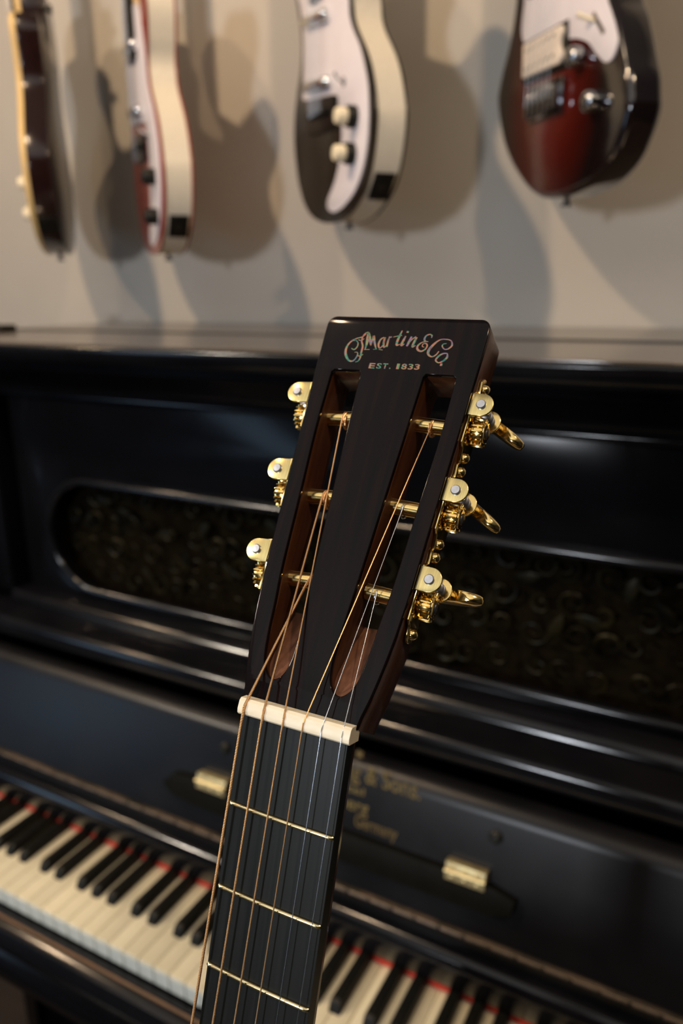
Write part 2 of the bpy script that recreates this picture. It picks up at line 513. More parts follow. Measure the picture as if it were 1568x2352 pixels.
# fallboard (opened up), built in its own tilted plane: u along X, v up the board, w out of the front
FA = Vector((0, 0.122, 0.828)); FBv = Vector((0, 0.158, 0.974)) - FA
flen = FBv.length; fv = FBv.normalized(); fw = Vector((0, -fv.z, fv.y))
FM = Matrix(((1, 0, 0, 0), (0, fv.y, fw.y, FA.y), (0, fv.z, fw.z, FA.z), (0, 0, 0, 1)))
fb = box(PX0 + 0.045, PX1 - 0.045, 0.0, flen, -0.02, 0.0, 0.0)
prof = [(0.0, -0.018), (0.0, -0.002), (0.002, 0.0), (flen - 0.022, 0.0)] + [(flen - 0.022 + 0.020 * sin(radians(a)), -0.020 + 0.020 * cos(radians(a))) for a in (20, 40, 60, 80)] + [(flen - 0.002, -0.028), (0.004, -0.022)]
fbm = rail(prof, PX0 + 0.045, PX1 - 0.045)
fall = P('fallboard', xf(fbm, FM), 'ebony')


def FBp(name, vf, m, smooth=40):
    return obj(name, xf(vf, FM), m, fall, smooth)


# folding music rest with pointed ends and two brass hinges
rest = [(0.108, 0.046), (0.124, 0.062), (0.150, 0.0645), (0.515, 0.0645), (0.545, 0.0625), (0.572, 0.056), (0.570, 0.040), (0.548, 0.032), (0.500, 0.0305), (0.160, 0.0305), (0.126, 0.034)]
FBp('music_rest', shape([rest], 0.0, 0.011, 0.002), 'rest_black')
for hx in (0.164, 0.496):
    pl = FBp('hinge_plate', shape([[(hx, 0.056), (hx + 0.044, 0.056), (hx + 0.044, 0.0755), (hx, 0.0755)]], 0.0005, 0.0135, 0.0015), 'brass')
    obj('hinge_knuckle', xf(tube([(hx, 0.0655, 0.0135), (hx + 0.044, 0.0655, 0.0135)], 0.0028), FM), 'brass', pl)
    for sx in (0.008, 0.022, 0.036):
        for sv in (0.060, 0.0715):
            obj('screw', xf(lathe([(0.0024, 0), (0.0024, 0.0006), (0.0014, 0.0013)], 10), FM @ Matrix.Translation((hx + sx, sv, 0.0135))), 'brass', pl)
for kx in (0.5425, 0.1944):
    FBp('stop_button', xf(lathe([(0.007, 0), (0.007, 0.003), (0.004, 0.006)], 16), Matrix.Translation((kx, 0.112, 0))), 'black_plastic')
# gilt lettering
for body, x0, v0, x1, h in (('ng & Sons.', 0.362, 0.1245, 0.456, 0.0200), ('tel', 0.366, 0.1085, 0.389, 0.009), ('berg', 0.360, 0.0885, 0.396, 0.0155), ('Germany', 0.381, 0.0715, 0.434, 0.0145)):
    t = text_vf(body, 1.0, 0.0, bold=0.012)
    xs = [p.x for p in t[0]]
    sx = (x1 - x0) / (max(xs) - min(xs))
    FBp('gilt_lettering', xf(t, Matrix.Translation((x0, v0, 0.0004)) @ Matrix.Diagonal((sx, h / 0.72, 1, 1)) @ Matrix.Translation((-min(xs), 0, 0))), 'gilt', 0)
FBp('gilt_crest', shape([catmull([(0.378 + 0.006 * cos(a) * (1 if i % 2 else 0.55), 0.1545 + 0.0055 * sin(a) * (1 if i % 2 else 0.55)) for i, a in enumerate([j * pi / 5 for j in range(10)])], 2)], 0, 0.0004), 'gilt', 0)

# long hinge below the fallboard, in knuckles
P('hinge_strip', box(PX0 + 0.05, PX1 - 0.05, 0.1175, 0.130, 0.8235, 0.8262, 0.001), 'hinge')
nk = 46
kw = (PX1 - PX0 - 0.10) / nk
kn = tube([(0, 0, 0), (kw * 0.86, 0, 0)], 0.0021, 8)
k0 = None
for i in range(nk):
    if k0 is None:
        k0 = P('hinge_knuckle', kn, 'hinge'); o = k0
    else:
        o = dup(k0, piano)
    o.location = (PX0 + 0.05 + i * kw, 0.1165, 0.8262)
# rounded nameboard rail behind the keys
P('nameboard_rail', rail([(0.134, 0.735), (0.124, 0.740), (0.117, 0.752), (0.1125, 0.768), (0.111, 0.778), (0.112, 0.787), (0.116, 0.794), (0.123, 0.797), (0.15, 0.797), (0.15, 0.735)], PX0 + 0.045, PX1 - 0.045), 'gloss_ebony')
P('hinge_batten', box(PX0 + 0.045, PX1 - 0.045, 0.128, 0.15, 0.795, 0.824), 'ebony')
P('felt_strip', box(-0.285, 0.943, 0.1275, 0.136, 0.727, 0.7350), 'felt')
# keys
KW = 0.0235; KX0 = -0.282


def white_key_vf():
    w = KW - 0.0008
    body = box(0.0004, w + 0.0004, 0.0, 0.14, 0.7105, 0.73, 0.0011, 2)
    return body


wk = None
for i in range(52):
    if wk is None:
        wk = P('white_key', white_key_vf(), 'ivory'); o = wk
        fr = obj('key_front', box(0.0006, KW - 0.0006, -0.0012, 0.0004, 0.7065, 0.7275, 0.0004, 1), 'ivory_front', wk)
    else:
        o = dup(wk, piano)
    o.location = (KX0 + i * KW, 0, 0)
bkv = []
for y, z, hw in ((0.0447, 0.7295, 0.0072), (0.0490, 0.7408, 0.0066), (0.0540, 0.7432, 0.0063), (0.13, 0.7432, 0.0063)):
    bkv += [Vector((-hw, y, z)), Vector((hw, y, z))]
for y in (0.0447, 0.13):
    bkv += [Vector((-0.0073, y, 0.7285)), Vector((0.0073, y, 0.7285))]
bkf = [(0, 1, 3, 2), (2, 3, 5, 4), (4, 5, 7, 6), (8, 9, 1, 0), (6, 7, 11, 10), (8, 0, 2, 4, 6, 10), (1, 9, 11, 7, 5, 3), (8, 10, 11, 9)]
bk = None
for oc in range(-1, 8):
    for off in (0.9, 2.1, 3.85, 5.0, 6.15):
        xk = KX0 + 2 * KW + (oc * 7 + off) * KW
        if xk < KX0 + 0.01 or xk > KX0 + 52 * KW - 0.03:
            continue
        if bk is None:
            bm = bmesh.new()
            vs_ = [bm.verts.new(v) for v in bkv]
            for f in bkf:
                bm.faces.new([vs_[i] for i in f])
            bmesh.ops.recalc_face_normals(bm, faces=bm.faces)
            bmesh.ops.bevel(bm, geom=list(bm.edges), offset=0.0016, segments=3, affect='EDGES', profile=0.5)
            bm.verts.index_update()
            vf = [v.co.copy() for v in bm.verts], [tuple(v.index for v in f.verts) for f in bm.faces]
            bm.free()
            bk = P('black_key', vf, 'ebony_key'); o = bk
        else:
            o = dup(bk, piano)
        o.location = (xk, 0, 0)
P('cheek_block', box(PX0 + 0.03, KX0 - 0.002, -0.03, 0.20, 0.66, 0.775, 0.006, 3), 'ebony')
P('cheek_block', box(KX0 + 52 * KW + 0.002, PX1 - 0.03, -0.03, 0.20, 0.66, 0.775, 0.006, 3), 'ebony')
# key slip and key bed
P('key_slip', rail([(-0.0035, 0.700), (-0.0035, 0.7035), (-0.010, 0.7055), (-0.020, 0.7040), (-0.0285, 0.699), (-0.031, 0.690), (-0.031, 0.672), (-0.0035, 0.672)], PX0 + 0.03, PX1 - 0.03), 'gloss_ebony')
P('key_slip_edge', tube([(PX0 + 0.03, -0.0165, 0.7052), (PX1 - 0.03, -0.0165, 0.7052)], 0.0018, 8), 'stain')
P('key_bed', rail([(-0.034, 0.672), (-0.040, 0.664), (-0.040, 0.632), (-0.034, 0.624), (0.22, 0.624), (0.22, 0.672)], PX0 + 0.01, PX1 - 0.01), 'dull_ebony')
P('key_frame', box(KX0, KX0 + 52 * KW, 0.002, 0.14, 0.672, 0.706), 'ebony')
P('lower_panel', box(PX0 + 0.035, PX1 - 0.035, 0.20, 0.225, 0.10, 0.66, 0.004), 'dull_ebony')
P('toe_rail', box(PX0, PX1, -0.02, 0.24, 0.0, 0.10, 0.006), 'ebony')
for lx in (PX0 + 0.045, PX1 - 0.045):
    P('leg', xf(lathe([(0.030, 0.10), (0.034, 0.13), (0.022, 0.16), (0.028, 0.35), (0.034, 0.50), (0.024, 0.56), (0.036, 0.60), (0.036, 0.624)], 20), Matrix.Translation((lx, 0.005, 0))), 'ebony')

# dark slim case lying on the far left end of the lid
tip = thing('slim_black_case', 'slim black case lying on the far left end of the piano lid', 'case', (-0.425, 0.385, 1.4235), (0, 0, radians(4)))
obj('shell', box(-0.06, 0.022, -0.018, 0.018, 0.0, 0.010, 0.003, 3), 'black_plastic', tip)
obj('catch', box(-0.055, -0.020, -0.012, 0.012, 0.0095, 0.030, 0.003, 3), 'black_plastic', tip)

# ------------------------------------------------------------------ the acoustic guitar in front
GA = thing('acoustic_guitar', 'slotted headstock acoustic guitar with gold tuners leaning back in front of the piano', 'guitar')
gx = Vector((0.9994, 0.0317, -0.0161)).normalized()
gy = Vector((0.0057, 0.3066, 0.9518)); gy = (gy - gx * gy.dot(gx)).normalized()
gz = gx.cross(gy)
GA.matrix_world = Matrix(((gx.x, gy.x, gz.x, 0.5822), (gx.y, gy.y, gz.y, -0.2911), (gx.z, gy.z, gz.z, 1.3196), (0, 0, 0, 1)))
MM = 0.001
HA = radians(17.435)
HR = Matrix.Rotation(-HA, 4, 'X')           # headstock frame (x, u, n) -> guitar frame
SC = Matrix.Diagonal((MM, MM, MM, 1))


def mm(vf):
    return [Vector(p) * MM for p in vf[0]], vf[1]


# outline and slots of the headstock, mm
half = [(25.8, 6.0), (26.6, 11.0), (28.3, 18.3), (30.4, 30.7), (31.9, 42.0), (32.8, 52.0), (33.8, 64.0), (35.4, 95.0), (37.4, 133.0), (38.8, 160.0), (39.6, 178.0)]
rt = catmull([(a, b) for a, b in half], 4, closed=False)
rt = [(p.x, p.y) for p in [Vector((q[0], q[1])) for q in rt]]
corner = arc(35.2, 182.7, 4.5, 3, 87, 6)
outl = rt + corner + [(-a, b) for a, b in corner[::-1]] + [(-a, b) for a, b in rt[::-1]]
outer = [(30.0, 157.6), (29.6, 130.0), (27.6, 96.0), (25.9, 65.0), (24.2, 48.0), (23.2, 36.0), (21.6, 25.0)]
inner = [(9.0, 33.0), (9.6, 46.0), (10.5, 62.0), (12.4, 100.0), (13.9, 130.0), (15.3, 157.6)]
bot = [(19.6, 20.0), (16.4, 16.8), (13.0, 17.2), (10.4, 20.6), (9.2, 26.0)]
slot = [(p.x, p.y) for p in catmull(outer + bot + inner, 4, closed=False)]
slot = [(28.6, 158.9)] + slot + [(16.2, 158.9)]
slotL = [(-a, b) for a, b in slot]
head = obj('headstock', mm(shape([outl, slot, slotL], -22.0, -2.0, 1.2)), 'mahogany', GA, 45)
head.matrix_local = HR
obj('face_veneer', mm(shape([outl, slot, slotL], -2.0, 0.0, 0.55, 3, both=False)), 'veneer', head, 35)
# ramps at the foot of each slot
for s in (1, -1):
    V = [Vector((s * a, b, c)) for a, b, c in ((8.0, 15.5, -1.2), (23.5, 15.5, -1.2), (8.6, 48.0, -21.8), (25.2, 48.0, -21.8), (8.0, 15.5, -21.8), (23.5, 15.5, -21.8))]
    obj('slot_ramp', mm((V, [(0, 1, 3, 2), (4, 5, 1, 0), (2, 3, 5, 4), (0, 2, 4), (1, 5, 3)])), 'raw_mahogany', head, 0)

# pearl logo, traced as brush strokes (mm on the headstock face)
LOGO = {'C1': [([(-17.8, 178.0), (-19.5, 176.3), (-22.2, 175.3), (-24.5, 173.6), (-25.8, 171.1), (-25.8, 168.2), (-24.7, 165.8), (-22.9, 163.8), (-21.0, 163.4), (-19.8, 164.6), (-19.3, 166.4), (-19.4, 167.7), (-20.2, 168.2), (-21.1, 168.0)], [0.22, 0.38, 0.43, 0.54, 0.75, 0.92, 0.92, 0.7, 0.54, 0.49, 0.49, 0.38, 0.27, 0.22]),
  ([(-23.3, 170.1), (-21.8, 169.5), (-20.7, 170.7), (-20.6, 172.7), (-21.9, 174.2), (-23.9, 174.1)], [0.27, 0.43, 0.49, 0.43, 0.32, 0.22])],
 'F': [([(-16.9, 179.1), (-18.4, 178.2), (-19.2, 176.3), (-19.1, 174.0), (-17.9, 171.4), (-17.7, 168.1), (-17.5, 165.3), (-18.1, 163.6), (-19.3, 163.1)], [0.16, 0.43, 0.49, 0.54, 0.7, 0.7, 0.59, 0.38, 0.22]),
  ([(-21.1, 174.8), (-19.4, 174.4), (-18.2, 175.5)], [0.22, 0.38, 0.22]),
  ([(-19.4, 166.4), (-17.8, 166.3), (-16.5, 167.2)], [0.22, 0.38, 0.22])],
 'M': [([(-16.3, 169.8), (-16.2, 172.3), (-16.5, 175.6), (-16.9, 178.7)], [0.27, 0.81, 1.19, 0.7]),
  ([(-16.9, 178.7), (-15.5, 175.6), (-13.9, 172.0)], [0.7, 1.24, 0.38]),
  ([(-13.9, 172.0), (-13.9, 174.7), (-13.8, 177.1)], [0.38, 0.59, 0.81]),
  ([(-13.8, 177.1), (-12.5, 173.7), (-10.9, 170.4)], [0.81, 0.81, 0.43]),
  ([(-16.7, 169.7), (-14.0, 169.9)], [0.22, 0.22]),
  ([(-12.2, 170.0), (-10.4, 170.3)], [0.16, 0.27])],
 'a': [([(-8.4, 176.5), (-9.8, 175.4), (-10.3, 173.0), (-9.5, 171.0), (-8.4, 171.5), (-7.8, 173.9), (-8.0, 176.5)], [0.32, 0.65, 0.75, 0.54, 0.38, 0.43, 0.49]),
  ([(-8.0, 176.5), (-7.9, 173.5), (-7.2, 171.3), (-6.3, 172.3)], [0.7, 0.81, 0.59, 0.22]),
  ([(-9.5, 170.1), (-7.5, 169.9)], [0.16, 0.27])],
 'r': [([(-5.8, 177.0), (-6.0, 174.4), (-5.9, 171.6)], [0.43, 0.7, 0.7]),
  ([(-6.0, 173.5), (-5.8, 176.2), (-4.7, 176.9)], [0.22, 0.38, 0.49])],
 't': [([(-0.5, 180.3), (-1.1, 177.4), (-1.5, 174.3), (-1.2, 172.7), (0.2, 173.2)], [0.38, 0.81, 0.92, 0.75, 0.22]),
  ([(-4.0, 176.8), (-2.2, 177.3), (-0.0, 177.8)], [0.22, 0.32, 0.27])],
 'i': [([(1.9, 177.5), (1.3, 174.9), (1.0, 172.7), (2.4, 173.5)], [0.54, 0.92, 0.86, 0.22]),
  ([(1.8, 179.7), (2.8, 179.7)], [0.75, 0.75])],
 'n': [([(4.8, 177.4), (4.3, 174.8), (3.7, 172.3)], [0.7, 0.97, 0.7]),
  ([(4.4, 173.8), (5.6, 176.2), (7.0, 177.3)], [0.22, 0.43, 0.7]),
  ([(7.3, 177.1), (6.7, 174.3), (6.5, 172.2), (7.8, 172.9)], [0.75, 0.97, 0.81, 0.22])],
 'amp': [([(14.3, 177.0), (14.3, 178.2), (13.2, 178.8), (11.7, 178.1), (11.2, 176.3), (12.0, 175.2), (13.3, 175.1)], [0.38, 0.54, 0.43, 0.59, 0.75, 0.54, 0.27]),
  ([(13.0, 175.1), (10.5, 174.6), (8.9, 172.8), (9.2, 171.0), (11.1, 170.1), (12.8, 171.2), (13.3, 173.0), (12.5, 174.1), (11.2, 173.9), (11.1, 172.6), (12.2, 172.2)], [0.22, 0.43, 0.7, 0.81, 0.65, 0.59, 0.59, 0.43, 0.38, 0.38, 0.22])],
 'C2': [([(22.0, 174.5), (20.5, 174.1), (20.4, 172.9), (21.8, 171.6), (23.5, 172.0), (24.7, 173.8), (23.6, 176.0), (21.0, 176.6), (18.4, 176.1), (16.1, 173.7), (14.6, 170.8), (14.9, 168.7), (16.8, 167.6), (18.5, 168.7), (19.4, 170.5)], [0.22, 0.43, 0.49, 0.43, 0.54, 0.7, 0.43, 0.38, 0.49, 0.92, 1.02, 0.81, 0.49, 0.54, 0.38])],
 'o': [([(23.5, 169.6), (21.6, 169.4), (19.8, 168.0), (19.0, 166.0), (20.6, 164.8), (22.5, 165.8), (23.8, 167.6), (23.5, 169.6)], [0.38, 0.59, 0.7, 0.65, 0.49, 0.7, 0.81, 0.38])],
 'dot': [([(21.5, 163.9), (22.6, 163.9)], [0.97, 0.97])]}
for key, strokes in LOGO.items():
    parts = []
    for pts, w in strokes:
        n = 5 if len(pts) > 2 else 2
        P3 = catmull([(a, b, c) for (a, b), c in zip(pts, w)], n, closed=False)
        V = []; F = []
        for i, p in enumerate(P3):
            a = P3[max(0, i - 1)]; b = P3[min(len(P3) - 1, i + 1)]
            t = Vector((b.x - a.x, b.y - a.y)); t.normalize()
            nn = Vector((-t.y, t.x)) * (max(0.16, p.z) * 0.62)
            for sgn in (1, -1):
                V.append(Vector((p.x + nn.x * sgn, p.y + nn.y * sgn, 0.035)))
            for sgn in (1, -1):
                V.append(Vector((p.x + nn.x * sgn, p.y + nn.y * sgn, -0.3)))
        for i in range(len(P3) - 1):
            j = i * 4
            F += [(j, j + 1, j + 5, j + 4), (j + 2, j, j + 4, j + 6), (j + 1, j + 3, j + 7, j + 5)]
        F += [(0, 1, 3, 2), (len(V) - 4, len(V) - 3, len(V) - 1, len(V) - 2)]
        parts.append((V, F))
    obj('logo_letter', mm(join(*parts)), 'pearl', head, 0)
for ch, x0, x1 in (('E', -11.9, -9.0), ('S', -8.2, -5.8), ('T', -5.2, -2.8), ('.', -1.9, -1.2), ('1', 1.5, 2.9), ('8', 3.8, 6.4), ('3', 7.0, 9.4), ('3', 10.0, 12.5)):
    t = text_vf(ch, 1.0, 0.0, bold=0.022)
    xs = [p.x for p in t[0]]; ys = [p.y for p in t[0]]
    sx = (x1 - x0) / (max(xs) - min(xs)); sy = 2.75 / 0.73
    yo = 160.3 + 0.028 * (x0 + 12)
    Mx = Matrix.Translation((x0, yo, 0.035)) @ Matrix.Diagonal((sx, sy, 1, 1)) @ Matrix.Translation((-min(xs), 0, 0))
    obj('date_figure', mm(xf(t, Mx)), 'pearl', head, 0)


# tuners ---------------------------------------------------------------
def tuner(side, u, rot):
    """local frame: X outward from the headstock side, Y along u, Z along the face normal; mm"""
    xs = 30.5 + 0.0512 * u + (0.2 if side > 0 else 1.3)
    Mt = HR @ Matrix.Translation((side * xs * MM, u * MM, -11.0 * MM)) @ Matrix.Rotation(-side * radians(2.93), 4, 'Z') @ Matrix.Diagonal((side, 1, 1, 1))
    RX = 5.1 if side > 0 else 6.2
    YZ = Matrix(((0, 0, 1, 0), (0, 1, 0, 0), (1, 0, 0, 0), (0, 0, 0, 1)))   # (z, y, x)
    hp = [(0.0, 25.0), (2.6, 24.3), (4.4, 22.0), (3.6, 18.6), (3.9, 16.4), (6.6, 15.0), (8.2, 14.6), (8.2, 4.2), (7.6, 3.6), (7.8, -8.2), (6.2, -9.2), (4.6, -10.4), (4.2, -13.5), (2.6, -16.0), (0.0, -16.8)]
    pl = hp + [(-a, b) for a, b in hp[::-1][1:-1]]
    plate = obj('tuner', mm(xf(shape([pl], 0.0, 1.3, 0.35), YZ)), 'gold', GA, 45)
    plate.matrix_local = Mt
    tab = [(0.0, 14.2), (RX - 0.2, 14.2)] + arc(RX, 9.0, 5.2, 88, -88, 14) + [(RX - 0.2, 3.8), (0.0, 3.8)]
    obj('bracket', mm(shape([tab], 7.9, 9.1, 0.25)), 'gold_brushed', plate, 45)
    obj('bracket', mm(shape([tab], -8.2, -7.0, 0.25)), 'gold', plate, 45)
    # worm with thread
    wp = []
    n = 46
    for i in range(n + 1):
        z = -7.0 + 14.9 * i / n
        wp.append((2.35 + 0.42 * sin(i * 2 * pi / 4.6), z))
    obj('worm', mm(xf(lathe(wp, 18), Matrix.Translation((RX, 9.0, 0)))), 'steel', plate, 60)
    obj('rivet', mm(xf(lathe([(2.15, 9.1), (2.15, 9.75), (1.75, 10.25), (0.0, 10.3)], 22, caps=False), Matrix.Translation((RX, 9.0, 0)))), 'steel', plate, 30)
    # gear
    teeth = []
    nt = 17
    for i in range(nt):
        for da, rr_ in ((-0.31, 5.1), (-0.13, 6.3), (0.13, 6.3), (0.31, 5.1)):
            a = 2 * pi * (i + da) / nt
            teeth.append((rr_ * sin(a), rr_ * cos(a)))
    obj('gear', mm(xf(join(shape([teeth], 2.3, 7.2, 0.4), lathe([(3.2, 1.2), (3.2, 2.8)], 18), lathe([(4.4, 6.9), (4.2, 7.7), (2.8, 8.1)], 18)), YZ)), 'gold', plate, 35)
    obj('gear_screw', mm(xf(lathe([(2.6, 7.9), (2.4, 8.6), (1.5, 9.0)], 16), YZ)), 'dark_steel', plate, 35)
    # post across the slot
    Lp = xs - 11.0
    obj('post', mm(lathe([(3.5, -Lp), (3.5, 1.0)], 24, 'X')), 'gold', plate, 40)
    # shaft collar and button
    wide = 13.6
    prof = []
    sec = []
    for i in range(13):
        t = i / 12.0
        zz = -12.0 - 9.5 * t
        w_ = wide * (sin(pi * (0.16 + 0.70 * t)) ** 0.5)
        sec.append((zz, w_, 2.8 * (sin(pi * (0.25 + 0.56 * t)) ** 0.4)))
    V = []; F = []
    seg = 28
    for zz, w_, th in sec:
        for kk in range(seg):
            a = 2 * pi * kk / seg
            ca, sa = cos(a), sin(a)
            V.append(Vector((w_ * math.copysign(abs(ca) ** 0.6, ca), th * math.copysign(abs(sa) ** 0.4, sa) * (1 - 0.2 * abs(ca) ** 4), zz)))
    for i in range(len(sec) - 1):
        for kk in range(seg):
            a = i * seg + kk; b = i * seg + (kk + 1) % seg
            F.append((a, b, b + seg, a + seg))
    F.append(tuple(range(seg - 1, -1, -1))); m0 = (len(sec) - 1) * seg
    F.append(tuple(range(m0, m0 + seg)))
    bt = obj('button', mm(xf(join((V, F), lathe([(2.3, -8.2), (2.3, -9.6), (1.8, -10.0), (1.8, -13.0)], 16)), Matrix.Translation((RX + 0.6, 9.0, 0)) @ Matrix.Rotation(radians(-12), 4, 'Y') @ Matrix.Rotation(radians(rot), 4, 'Z'))), 'gold', plate, 50)
    for sy in (20.3, -12.6):
        obj('screw', mm(xf(lathe([(2.3, 0.0), (2.3, 0.5), (2.05, 1.6), (1.3, 2.5), (0.0, 2.8)], 18, 'X', caps=False), Matrix.Translation((1.2, sy, 0)))), 'gold', plate, 60)
    return plate


POSTS = (138.3, 99.0, 60.3)
for u, ra in zip(POSTS, (-30, -30, 4)):
    tuner(1, u, ra)
for u, ra in zip(POSTS, (82, 80, 84)):
    tuner(-1, u, ra)

# nut, neck, fretboard, frets
nutp = [(0.6, -6.0), (0.6, 2.2), (1.3, 3.0), (3.0, 3.3), (6.2, 2.6), (7.2, 1.6), (7.4, -6.0)]
obj('nut', mm(rail(nutp, -24.4, 25.6)), 'bone', GA, 30)
FB0 = 23.9


def fhw(y):
    return FB0 + 0.003 * y if y > -130 else FB0 + 0.003 * y


def strip(y0, y1, n, zt, zb, crown):
    V = []; F = []; m = 8
    for i in range(n + 1):
        y = y0 + (y1 - y0) * i / n; h = fhw(y)
        row = []
        for j in range(m + 1):
            xx = -h + 2 * h * j / m
            V.append(Vector((xx, y, zt + crown * (1 - (xx / h) ** 2))))
        V.append(Vector((h, y, zb))); V.append(Vector((-h, y, zb)))
    w = m + 3
    for i in range(n):
        for j in range(w):
            a = i * w + j; b = i * w + (j + 1) % w
            F.append((a, b, b + w, a + w))
    F.append(tuple(range(w))); F.append(tuple(range(n * w, n * w + w)))
    return V, F


board = obj('fretboard', mm(strip(0.6, -455.0, 24, 0.0, -6.0, 0.55)), 'fretboard', GA, 30)
for nfr in range(1, 20):
    y = -645.2 * (1 - 2 ** (-nfr / 12.0))
    h = fhw(y) - 0.5
    pth = [(-h, y, -0.05), (-h * 0.97, y, 0.45)] + [(h * q, y, 0.40 + 0.55 * (1 - q * q)) for q in (-0.9, -0.6, -0.3, 0, 0.3, 0.6, 0.9)] + [(h * 0.97, y, 0.45), (h, y, -0.05)]
    obj('fret', mm(tube(pth, 0.95, 10)), 'fretwire', board, 60)
# neck shaft (D profile) running into the headstock
V = []; F = []; m = 12
ny = [9.0, 4.0, -4.0, -20.0, -120.0, -240.0, -300.0, -330.0]
dep = [15.0, 15.5, 16.0, 15.6, 16.6, 18.0, 22.0, 60.0]
for y, d in zip(ny, dep):
    h = fhw(y) - 0.4
    for j in range(m + 1):
        a = pi * j / m
        V.append(Vector((h * cos(a), y, -6.0 - d * sin(a) ** 0.9)))
w = m + 1
for i in range(len(ny) - 1):
    for j in range(w):
        a = i * w + j; b = i * w + (j + 1) % w
        F.append((a, b, b + w, a + w))
F.append(tuple(range(w))); F.append(tuple(range((len(ny) - 1) * w, len(ny) * w)))
obj('neck', mm((V, F)), 'mahogany', GA, 50)
# block that joins the neck to the headstock
Vb = []
for y, h, zt, zb in ((7.4, 25.4, -2.6, -21.0), (14.0, 26.8, -4.6, -24.0), (0.0, 23.6, -6.0, -20.5)):
    Vb += [Vector((h, y, zt)), Vector((-h, y, zt)), Vector((-h * 0.75, y, zb)), Vector((h * 0.75, y, zb))]
obj('neck_block', mm((Vb, [(0, 1, 5, 4), (1, 2, 6, 5), (2, 3, 7, 6), (3, 0, 4, 7), (8, 9, 1, 0), (9, 10, 2, 1), (10, 11, 3, 2), (11, 8, 0, 3), (4, 5, 6, 7), (8, 9, 10, 11)])), 'mahogany', GA, 0)

# body below the frame: small twelve-fret shape
bo = [(0, -322), (60, -326), (108, -346), (133, -390), (138, -440), (122, -500), (118, -540), (140, -590), (172, -650), (188, -710), (178, -765), (130, -803), (60, -814), (0, -815)]
bo = bo + [(-a, b) for a, b in bo[::-1][1:-1]]
bo = [(p.x, p.y) for p in catmull(bo, 4)]
hole = [(48 * cos(2 * pi * i / 36), -478 + 48 * sin(2 * pi * i / 36)) for i in range(36)]
obj('sides_and_back', mm(shape([bo], -105.0, -11.0, 2.0)), 'mahogany', GA, 45)
top = obj('soundboard', mm(shape([bo, hole], -11.0, -7.6, 0.8)), 'spruce', GA, 45)
obj('rosette', mm(xf(lathe([(52, -7.6), (52, -7.4), (58, -7.4), (58, -7.6)], 48, caps=False), Matrix.Translation((0, -478, 0)))), 'pearl', top)
obj('bridge', mm(shape([[(-76, -652), (-40, -658), (40, -658), (76, -652), (76, -638), (-76, -638)]], -7.6, 1.0, 1.5)), 'fretboard', GA, 45)
obj('saddle', mm(box(-38, 38, -646.5, -643.5, 0.5, 4.0, 0.6)), 'bone', GA, 30)

# strings
XN = (-21.3, -12.3, -3.0, 5.7, 13.8, 22.5)
XL = (-23.7, -14.3, -4.9, 4.2, 12.8, 21.2)     # at 115 mm below the nut
RAD = (0.66, 0.53, 0.41, 0.31, 0.21, 0.17)
POSTX = (-15.0, -20.0, -21.6, 22.0, 18.6, 16.8)
PU = (2, 1, 0, 0, 1, 2)


def hp3(x, u, n):
    v = HR @ Vector((x, u, n))
    return Vector((v.x, v.y, v.z))


for i in range(6):
    r = RAD[i]
    slope = (XL[i] - XN[i]) / 115.0
    pts = []
    # bridge to nut
    for y in (-645.0, -400.0, -150.0):
        pts.append(Vector((XN[i] + slope * (-y), y, 3.3 + r + 0.0105 * (-y))))
    pts.append(Vector((XN[i], 2.0, 3.3 + r * 0.6)))
    pts.append(Vector((XN[i], 4.4, 3.2 + r * 0.5)))
    u = POSTS[PU[i]]; Rp = 3.5 + r * 0.95
    sgn = 1 if i < 3 else -1
    px = POSTX[i]
    # helix over the front and top of the post
    tang = radians(78)
    turns = (2.2, 2.0, 2.0, 2.0, 2.0, 2.0)[i]
    coil = []
    nstep = int(turns * 22)
    for kk in range(nstep + 1):
        a = tang - kk / 22.0 * 2 * pi
        coil.append(hp3(px + sgn * (2.15 * r) * kk / 22.0, u + Rp * cos(a), -11.0 + Rp * sin(a)))
    tail = coil[-1]
    pts2 = pts + coil
    # resample the straight runs
    P3 = [p for p in pts2]
    wound = i < 4
    step = (0.62, 0.56, 0.50, 0.44)[i] / 2 if wound else 4.0
    path = [P3[0], P3[1], P3[2]]
    radii = [r] * 3
    flip = 0
    for a, b in zip(P3[2:-1], P3[3:]):
        d = (b - a).length
        n = max(1, int(round(d / step)))
        for j in range(1, n + 1):
            path.append(a.lerp(b, j / n))
            flip ^= 1
            radii.append(r * (1.0 if flip else 0.80) if wound else r)
    vf = tube(path, radii, 8)
    obj('string', mm(vf), 'bronze' if wound else 'plain_steel', GA, 60 if not wound else 25)

# floor stand that carries the guitar (below the frame)
GS = thing('guitar_stand', 'black tubular floor stand under the acoustic guitar', 'stand')
base = GA.matrix_world @ Vector((0, -0.815, -0.055))
back = GA.matrix_world @ Vector((0, -0.50, -0.118))
obj('column', tube([(base.x, base.y + 0.06, 0.30), (base.x, back.y + 0.005, back.z)], 0.011), 'powder_black', GS)
obj('post', tube([(base.x, base.y + 0.06, 0.02), (base.x, base.y + 0.06, 0.31)], 0.014), 'powder_black', GS)
for ang in (90, 210, 330):
    obj('leg', tube([(base.x, base.y + 0.06, 0.22), (base.x + 0.26 * cos(radians(ang)), base.y + 0.06 + 0.26 * sin(radians(ang)), 0.011)], 0.010), 'powder_black', GS)
for s in (-1, 1):
    obj('cradle_arm', tube([(base.x, base.y + 0.06, 0.31), (base.x + s * 0.10, base.y + 0.07, base.z - 0.030), (base.x + s * 0.10, base.y - 0.05, base.z - 0.026), (base.x + s * 0.10, base.y - 0.08, base.z + 0.010)], 0.009), 'powder_black', GS)
